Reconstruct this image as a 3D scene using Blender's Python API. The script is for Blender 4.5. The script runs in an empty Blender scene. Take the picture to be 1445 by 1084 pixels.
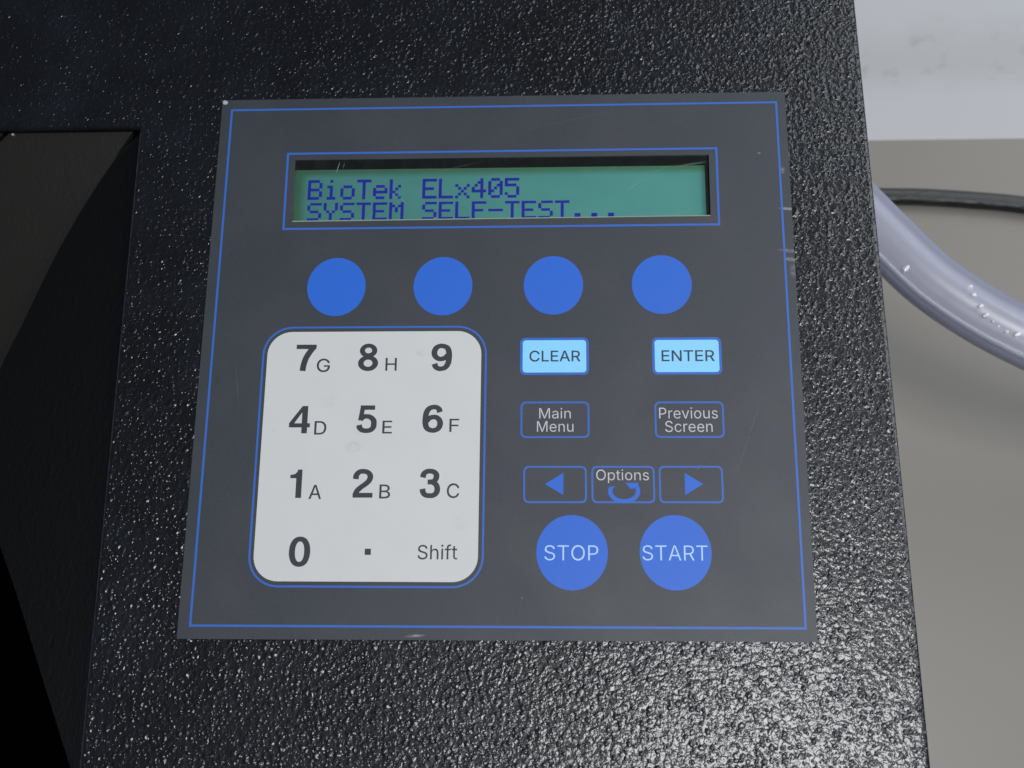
import bpy, bmesh, math, random
from mathutils import Vector
rad = math.radians
random.seed(4)
scene = bpy.context.scene
COL = scene.collection
MM = 0.001

# ------------------------------------------------------------------ camera
cam_d = bpy.data.cameras.new("camera")
cam = bpy.data.objects.new("camera", cam_d); COL.objects.link(cam)
cam.location = (0.0154347, -0.0758561, 0.2495984)
cam.rotation_euler = (0.26621835, 0.0456446, 0.00894359)
cam_d.sensor_width = 36.0
cam_d.lens = 1600.0 / 1445.0 * 36.0
cam_d.clip_start = 0.01; cam_d.clip_end = 20
cam_d.dof.use_dof = True
cam_d.dof.focus_distance = 0.262
cam_d.dof.aperture_fstop = 20
scene.camera = cam

# ------------------------------------------------------------------ world, lights, exposure
w = bpy.data.worlds.new("World"); scene.world = w; w.use_nodes = True
bg = w.node_tree.nodes['Background']
bg.inputs[0].default_value = (0.80, 0.88, 1.0, 1); bg.inputs[1].default_value = 0.05
scene.view_settings.view_transform = 'Standard'; scene.view_settings.look = 'None'
scene.view_settings.exposure = 0.0; scene.view_settings.gamma = 1.0

def area(name, loc, target, sx, sy, power, col):
    l = bpy.data.lights.new(name, 'AREA'); l.shape = 'RECTANGLE'; l.size = sx; l.size_y = sy
    l.energy = power; l.color = col
    o = bpy.data.objects.new(name, l); COL.objects.link(o); o.location = loc
    o.rotation_euler = (Vector(target) - Vector(loc)).to_track_quat('-Z', 'Y').to_euler()
    return o
area("ceiling_lamp", (0.30, -0.26, 1.35), (0.05, -0.08, 0), 0.48, 0.36, 13, (0.975, 0.982, 1.0))
area("bench_fill_light", (1.10, 0.60, 0.95), (0.1, 0.05, -0.05), 1.5, 1.1, 19, (0.90, 0.95, 1.0))  # added fill with no known source, brightens the back of the bench

# ------------------------------------------------------------------ materials
class NT:
    def __init__(s, name):
        s.m = bpy.data.materials.new(name); s.m.use_nodes = True
        s.t = s.m.node_tree; s.p = s.t.nodes['Principled BSDF']; s.out = s.t.nodes['Material Output']
        s.tc = s.t.nodes.new('ShaderNodeTexCoord')
    def n(s, typ, **kw):
        nd = s.t.nodes.new(typ)
        for k, v in kw.items():
            if k.startswith('i_'):
                key = k[2:]
                nd.inputs[int(key) if key.isdigit() else key.replace('_', ' ')].default_value = v
            else: setattr(nd, k, v)
        return nd
    def l(s, a, b): s.t.links.new(a, b)
    def math(s, op, a, b=None, clamp=False):
        nd = s.t.nodes.new('ShaderNodeMath'); nd.operation = op; nd.use_clamp = clamp
        for i, v in enumerate((a, b)):
            if v is None: continue
            if isinstance(v, (int, float)): nd.inputs[i].default_value = v
            else: s.l(v, nd.inputs[i])
        return nd.outputs[0]
    def mapping(s, scale, rot=0, loc=(0, 0, 0)):
        mp = s.n('ShaderNodeMapping')
        mp.inputs['Scale'].default_value = scale if hasattr(scale, '__len__') else (scale,)*3
        mp.inputs['Rotation'].default_value = (0, 0, rot); mp.inputs['Location'].default_value = loc
        s.l(s.tc.outputs['Object'], mp.inputs[0]); return mp.outputs[0]
    def noise(s, vec, scale=1, detail=2, rough=.5, dist=0):
        nd = s.n('ShaderNodeTexNoise'); nd.inputs['Scale'].default_value = scale
        nd.inputs['Detail'].default_value = detail; nd.inputs['Roughness'].default_value = rough
        nd.inputs['Distortion'].default_value = dist
        s.l(vec, nd.inputs['Vector']); return nd.outputs['Fac']
    def ramp(s, fac, stops, interp='LINEAR'):
        r = s.n('ShaderNodeValToRGB'); r.color_ramp.interpolation = interp
        e = r.color_ramp.elements
        while len(e) < len(stops): e.new(0.5)
        for el, (p, c) in zip(e, stops):
            el.position = p; el.color = (c, c, c, 1) if isinstance(c, (int, float)) else tuple(c) + (1,)
        s.l(fac, r.inputs[0]); return r.outputs[0]
    def mix(s, fac, a, b):
        m = s.n('ShaderNodeMix', data_type='RGBA')
        for i, v in ((0, fac), (6, a), (7, b)):
            if isinstance(v, (int, float)): m.inputs[i].default_value = v
            elif isinstance(v, tuple): m.inputs[i].default_value = v + (1,)
            else: s.l(v, m.inputs[i])
        return m.outputs[2]
    def bump(s, h, dist, strength=1.0, normal=None):
        b = s.n('ShaderNodeBump'); b.inputs['Strength'].default_value = strength
        b.inputs['Distance'].default_value = dist; s.l(h, b.inputs['Height'])
        if normal is not None: s.l(normal, b.inputs['Normal'])
        return b.outputs[0]
    def ellipse(s, x, y, rx, ry, rot=0, soft=1.0):
        """worn spot at a fixed place on the object (mm, object space): 1 in the middle, 0 outside"""
        mp = s.n('ShaderNodeMapping', vector_type='TEXTURE')
        mp.inputs['Location'].default_value = (x*MM, y*MM, 0)
        mp.inputs['Rotation'].default_value = (0, 0, rad(rot))
        mp.inputs['Scale'].default_value = (rx*MM, ry*MM, 1)
        s.l(s.tc.outputs['Object'], mp.inputs[0])
        sep = s.n('ShaderNodeSeparateXYZ'); s.l(mp.outputs[0], sep.inputs[0])
        r2 = s.math('ADD', s.math('MULTIPLY', sep.outputs[0], sep.outputs[0]), s.math('MULTIPLY', sep.outputs[1], sep.outputs[1]))
        return s.math('SUBTRACT', 1.0, s.math('POWER', r2, soft), clamp=True)

def setp(p, **kw):
    for k, v in kw.items(): p.inputs[k.replace('_', ' ')].default_value = v

def flat_mat(name, col, rough=.5, spec=.5, var=.06, scale=400, bumpd=0.0):
    n = NT(name); v = n.mapping(scale)
    f = n.noise(v, 1, 3)
    c = n.mix(f, tuple(x*(1-var) for x in col), tuple(min(1, x*(1+var)) for x in col))
    n.l(c, n.p.inputs['Base Color']); setp(n.p, Roughness=rough, Specular_IOR_Level=spec)
    if bumpd:
        n.l(n.bump(n.noise(n.mapping(scale*6), 1, 2), bumpd), n.p.inputs['Normal'])
    return n.m

def housing_material():
    n = NT('textured_black_powder_coat')
    base = n.mapping(1000)
    # warp so blobs are irregular
    wn = n.n('ShaderNodeTexNoise'); wn.inputs['Scale'].default_value = .9; wn.inputs['Detail'].default_value = 1
    n.l(base, wn.inputs['Vector'])
    vm = n.n('ShaderNodeVectorMath', operation='MULTIPLY_ADD'); n.l(wn.outputs['Color'], vm.inputs[0])
    vm.inputs[1].default_value = (.7, .7, .7); n.l(base, vm.inputs[2])
    def domes(vec, scale, r, lo):
        vo = n.n('ShaderNodeTexVoronoi', feature='F1'); vo.inputs['Scale'].default_value = scale
        vo.inputs['Randomness'].default_value = .92; n.l(vec, vo.inputs['Vector'])
        sc = n.n('ShaderNodeSeparateColor'); n.l(vo.outputs['Color'], sc.inputs[0])
        rr = n.math('ADD', r*.55, n.math('MULTIPLY', sc.outputs[0], r*.6))
        q = n.math('DIVIDE', vo.outputs['Distance'], rr)
        d = n.math('SUBTRACT', 1.0, n.math('MULTIPLY', q, q), clamp=True)
        amp = n.ramp(sc.outputs[1], [(lo, 0.0), (min(1, lo+.45), 1.0)])
        return n.math('MULTIPLY', n.math('SMOOTH_MIN', d, .8), amp) if False else n.math('MULTIPLY', n.math('POWER', d, 1.3), amp)
    a_ = domes(vm.outputs[0], .68, .50, .06); b_ = domes(vm.outputs[0], 1.22, .48, .12)
    und = n.ramp(n.noise(base, .75, 2, .5, .3), [(.30, 0.0), (.70, 1.0)], 'EASE')
    h = n.math('ADD', n.math('MAXIMUM', n.math('MULTIPLY', a_, 1.0), n.math('MULTIPLY', b_, .55)), n.math('MULTIPLY', und, .42))
    h = n.math('ADD', h, n.math('MULTIPLY', n.noise(base, 3.0, 1), .05))
    n.l(n.bump(h, .00012), n.p.inputs['Normal'])
    dust = n.noise(n.mapping(60), 1, 4, .6)
    c = n.mix(n.ramp(dust, [(.4, 0), (.75, 1)]), (.0040, .0050, .0075), (.0080, .0098, .0145))
    # settled dust in hollows
    n.l(c, n.p.inputs['Base Color'])
    r = n.math('ADD', .30, n.math('MULTIPLY', n.noise(n.mapping(180), 1, 2), .12))
    n.l(r, n.p.inputs['Roughness']); setp(n.p, Specular_IOR_Level=.28, Coat_Weight=.7, Coat_Roughness=.14, Coat_IOR=1.45)
    hn = n.bump(h, .00016); n.l(hn, n.p.inputs['Coat Normal'])
    # rim highlight of the bay painted into the base colour as a broken pale line
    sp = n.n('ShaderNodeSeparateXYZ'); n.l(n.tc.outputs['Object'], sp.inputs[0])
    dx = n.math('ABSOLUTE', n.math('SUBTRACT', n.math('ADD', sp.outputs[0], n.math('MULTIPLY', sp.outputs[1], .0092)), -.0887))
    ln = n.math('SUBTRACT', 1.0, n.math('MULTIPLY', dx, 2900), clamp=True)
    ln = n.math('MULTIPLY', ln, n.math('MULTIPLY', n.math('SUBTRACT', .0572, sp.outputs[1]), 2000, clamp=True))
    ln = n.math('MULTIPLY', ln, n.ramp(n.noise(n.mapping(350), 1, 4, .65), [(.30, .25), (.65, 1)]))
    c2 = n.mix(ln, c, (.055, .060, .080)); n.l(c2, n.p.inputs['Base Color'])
    return n.m

def overlay_material(cx, cy):
    n = NT('dark_grey_membrane_film')
    f = n.noise(n.mapping(1900), 1, 3, .65); g = n.noise(n.mapping(45), 1, 4, .55)
    c = n.mix(f, (.022, .0275, .036), (.040, .047, .060))
    c = n.mix(n.math('MULTIPLY', n.ramp(g, [(.45, 0), (.8, 1)]), .22), c, (.085, .085, .085))
    # scuffs: x, y in mm on the panel
    nz = n.ramp(n.noise(n.mapping((900, 3200, 900)), 1, 3, .6), [(.40, 0), (.62, 1)])
    tot = None
    for (x, y, rx, ry, rot, st) in ((68.1, 34.6, 2.5, .42, -3, .75), (67.6, 24.0, 2.6, .5, -5, .42), (68.2, 21.8, 1.9, .55, -8, .5), (68.6, 19, 1.2, 2.0, 0, .28),
                                    (-68.3, 64.6, .75, .7, 0, 2.5), (-17, -64.2, 2.6, .35, 3, .6), (62, 49, .5, .25, 0, .6), (67.3, 44.5, .6, 1.1, 0, .35),
                                    (45.1, -27.3, 1.0, .15, 55, .35), (6, -56, .25, .25, 0, .8), (56.5, -20, 12, .12, 70, .12), (-60, -8, .12, 9, 8, .1), (15, 58, 16, .1, 12, .09)):
        e = n.math('MULTIPLY', n.ellipse(x-cx, y-cy, rx, ry, rot), st)
        tot = e if tot is None else n.math('ADD', tot, e)
    m = n.math('MULTIPLY', tot, n.math('ADD', n.math('MULTIPLY', nz, .7), .25), clamp=True)
    c = n.mix(m, c, (.42, .43, .45))
    n.l(c, n.p.inputs['Base Color'])
    rr = n.math('ADD', .46, n.math('MULTIPLY', n.noise(n.mapping(70), 1, 3), .12))
    n.l(rr, n.p.inputs['Roughness']); setp(n.p, Specular_IOR_Level=.5)
    n.l(n.bump(n.noise(n.mapping(4200), 1, 2), .00002), n.p.inputs['Normal'])
    return n.m

def pad_material(cx, cy):
    n = NT('off_white_print')
    g = n.noise(n.mapping(90), 1, 4, .6)
    c = n.mix(g, (.535, .548, .545), (.585, .595, .59))
    t = None
    for (x, y, rx, ry, st) in ((-32.5, -22.5, 2.6, 1.6, .5), (-31.2, -18, 1.6, 2.2, .3), (-17.5, -.5, 2.2, 1, .35), (-50.8, -18.5, .9, .8, .5), (-38, -12, 3, 2, .2), (-8, -40, 2, 4, .15)):
        e = n.math('MULTIPLY', n.ellipse(x-cx, y-cy, rx, ry), st); t = e if t is None else n.math('ADD', t, e)
    t = n.math('MULTIPLY', t, n.ramp(n.noise(n.mapping(700), 1, 4, .65), [(.40, 0), (.68, 1)]), clamp=True)
    c = n.mix(t, c, (.40, .36, .27))
    n.l(c, n.p.inputs['Base Color']); setp(n.p, Roughness=.5, Specular_IOR_Level=.4)
    n.l(n.bump(n.noise(n.mapping(4200), 1, 2), .00002), n.p.inputs['Normal'])
    return n.m

def lcd_material(cx, cy):
    n = NT('green_liquid_crystal_glass')
    sep = n.n('ShaderNodeSeparateXYZ'); n.l(n.tc.outputs['Object'], sep.inputs[0])
    def edge(sock, at, soft, sgn):
        d = n.math('MULTIPLY', n.math('SUBTRACT', sock, at*MM), sgn/(soft*MM)); return n.math('ADD', d, .5, clamp=True)
    act = n.math('MULTIPLY', edge(sep.outputs[0], -48.6-cx, 2.0, 1), edge(sep.outputs[1], 46.9-cy, 1.6, -1))
    g = n.noise(n.mapping((60, 200, 60)), 1, 3)
    teal = n.mix(g, (.054, .200, .190), (.072, .240, .228))
    c = n.mix(act, (.045, .135, .080), teal)
    n.l(c, n.p.inputs['Base Color']); setp(n.p, Roughness=.35, Specular_IOR_Level=.3)
    n.l(c, n.p.inputs['Emission Color']); n.l(n.math('ADD', .36, n.math('MULTIPLY', sep.outputs[0], 4.2)), n.p.inputs['Emission Strength'])
    return n.m

def film_material(name, tint=(1, 1, 1), gloss=1.0, rough=.06, cx=0, cy=0, scratch=False):
    n = NT(name); n.t.nodes.remove(n.p)
    tr = n.n('ShaderNodeBsdfTransparent'); tr.inputs[0].default_value = tint + (1,)
    gl = n.n('ShaderNodeBsdfGlossy'); gl.inputs['Roughness'].default_value = rough
    fr = n.n('ShaderNodeFresnel'); fr.inputs[0].default_value = 1.45
    mx = n.n('ShaderNodeMixShader'); n.l(n.math('MULTIPLY', fr.outputs[0], gloss), mx.inputs[0])
    n.l(tr.outputs[0], mx.inputs[1]); n.l(gl.outputs[0], mx.inputs[2])
    res = mx.outputs[0]
    if scratch:
        df = n.n('ShaderNodeBsdfDiffuse'); df.inputs[0].default_value = (.8, .85, .85, 1)
        t = None
        for (x, y, rx, ry, rot, st) in ((-39.3, 46.7, .07, 1.9, -14, .28), (-37.9, 47.2, .06, .9, -12, .14), (-10, 46.5, 7, .07, 14, .04), (32, 41, 4, .06, 38, .10), (25, 44.5, 5, .07, 30, .05),
                                        (38, 45, 6, .09, 20, .04), (43, 43, 4, .07, 42, .05), (8, 43.5, 5, .07, 25, .04), (-24, 38.5, 5, .06, -35, .08), (46, 46.5, 4, .3, 8, .06), (-30.5, 34.6, .07, .6, -10, .2)):
            e = n.math('MULTIPLY', n.ellipse(x-cx, y-cy, rx, ry, rot), st); t = e if t is None else n.math('ADD', t, e)
        haze = n.math('MULTIPLY', n.noise(n.mapping((500, 160, 300), .5), 1, 4, .6), .012)
        t = n.math('ADD', t, haze, clamp=True)
        m2 = n.n('ShaderNodeMixShader'); n.l(t, m2.inputs[0]); n.l(res, m2.inputs[1]); n.l(df.outputs[0], m2.inputs[2]); res = m2.outputs[0]
    n.l(res, n.out.inputs[0]); return n.m

M = {}
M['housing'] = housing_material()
M['film'] = overlay_material(0, 0)
M['line'] = flat_mat('blue_printed_line', (.032, .125, .48), .48, .4, .05)
M['blue'] = flat_mat('blue_key_print', (.020, .125, .58), .48, .4, .03)
M['light_blue'] = flat_mat('light_blue_key_print', (.24, .62, .97), .5, .4, .03)
M['ink'] = flat_mat('charcoal_ink', (.035, .037, .047), .5, .4, .05)
M['white_ink'] = flat_mat('pale_ink', (.50, .51, .53), .5, .4, .05)
M['pale_ink'] = flat_mat('pale_ink_on_blue', (.42, .62, 1.0), .5, .4, .03)
M['recess'] = flat_mat('matte_black_recess', (.0016, .0018, .002), .8, .05)
M['lcd_dot'] = flat_mat('indigo_display_dot', (.006, .008, .30), .4, .3, .05)
M['rim'] = flat_mat('clear_film_edge', (.22, .30, .22), .4, .5)

_p = M['lcd_dot'].node_tree.nodes['Principled BSDF']; _p.inputs['Emission Color'].default_value = (.03, .03, .60, 1); _p.inputs['Emission Strength'].default_value = .14
# ------------------------------------------------------------------ object helpers (all coordinates in mm, world)
ORG = {}
def link(name, me, mat, org, parent=None):
    o = bpy.data.objects.new(name, me); COL.objects.link(o)
    if mat: me.materials.append(mat)
    ORG[o.name] = Vector(org)
    po = ORG[parent.name] if parent else Vector((0, 0, 0))
    o.location = (Vector(org) - po) * MM
    if parent: o.parent = parent
    return o
def mesh(name, V, F, mat, parent=None, org=None, smooth=False, recalc=True):
    xs, ys, zs = zip(*V)
    if org is None: org = ((min(xs)+max(xs))/2, (min(ys)+max(ys))/2, min(zs))
    me = bpy.data.meshes.new(name)
    me.from_pydata([((x-org[0])*MM, (y-org[1])*MM, (z-org[2])*MM) for x, y, z in V], [], F)
    if recalc:
        bm = bmesh.new(); bm.from_mesh(me); bmesh.ops.recalc_face_normals(bm, faces=bm.faces[:]); bm.to_mesh(me); bm.free()
    if smooth:
        for p in me.polygons: p.use_smooth = True
    me.update()
    return link(name, me, mat, org, parent)
def empty(name, org):
    o = bpy.data.objects.new(name, None); COL.objects.link(o); o.empty_display_size = .02
    o.location = Vector(org)*MM; ORG[o.name] = Vector(org); return o
def tag(o, label=None, cat=None, group=None, kind=None):
    for k, v in (('label', label), ('category', cat), ('group', group), ('kind', kind)):
        if v: o[k] = v
    return o

def prism(loop, z0, z1):
    n = len(loop)
    V = [(x, y, z0) for x, y in loop] + [(x, y, z1) for x, y in loop]
    F = [tuple(range(n))[::-1], tuple(range(n, 2*n))] + [(i, (i+1) % n, n+(i+1) % n, n+i) for i in range(n)]
    return V, F
def ring(lo, li, z0, z1, closed=True):
    n = len(lo)
    V = [(x, y, z0) for x, y in lo] + [(x, y, z1) for x, y in lo] + [(x, y, z1) for x, y in li] + [(x, y, z0) for x, y in li]
    F = []
    for i in range(n if closed else n-1):
        j = (i+1) % n
        for a in range(4):
            b = (a+1) % 4; F.append((a*n+i, a*n+j, b*n+j, b*n+i))
    if not closed: F += [(0, n, 2*n, 3*n), (n-1, 4*n-1, 3*n-1, 2*n-1)]
    return V, F
def rrect(cx, cy, wd, ht, r, n=7):
    if r < .01: return [(cx+wd/2, cy-ht/2), (cx+wd/2, cy+ht/2), (cx-wd/2, cy+ht/2), (cx-wd/2, cy-ht/2)]
    P = []
    for k, (sx, sy) in enumerate(((1, 1), (-1, 1), (-1, -1), (1, -1))):
        for i in range(n+1):
            a = rad(90*k + 90*i/n)
            P.append((cx+sx*(wd/2-r)+r*math.cos(a), cy+sy*(ht/2-r)+r*math.sin(a)))
    return P
def ell(cx, cy, rx, ry, n=72):
    return [(cx+rx*math.cos(2*math.pi*i/n), cy+ry*math.sin(2*math.pi*i/n)) for i in range(n)]
def quad_ring(c, wdt):   # c: four corners (TL TR BR BL)
    cx = sum(p[0] for p in c)/4; cy = sum(p[1] for p in c)/4; h = wdt/2
    f = lambda s: [(x + (s*h if x > cx else -s*h), y + (s*h if y > cy else -s*h)) for x, y in c]
    return f(1), f(-1)
def box(x0, x1, y0, y1, z0, z1): return prism([(x0, y0), (x1, y0), (x1, y1), (x0, y1)], z0, z1)
def join(parts):
    V, F = [], []
    for v, f in parts:
        k = len(V); V += v; F += [tuple(i+k for i in q) for q in f]
    return V, F

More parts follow.
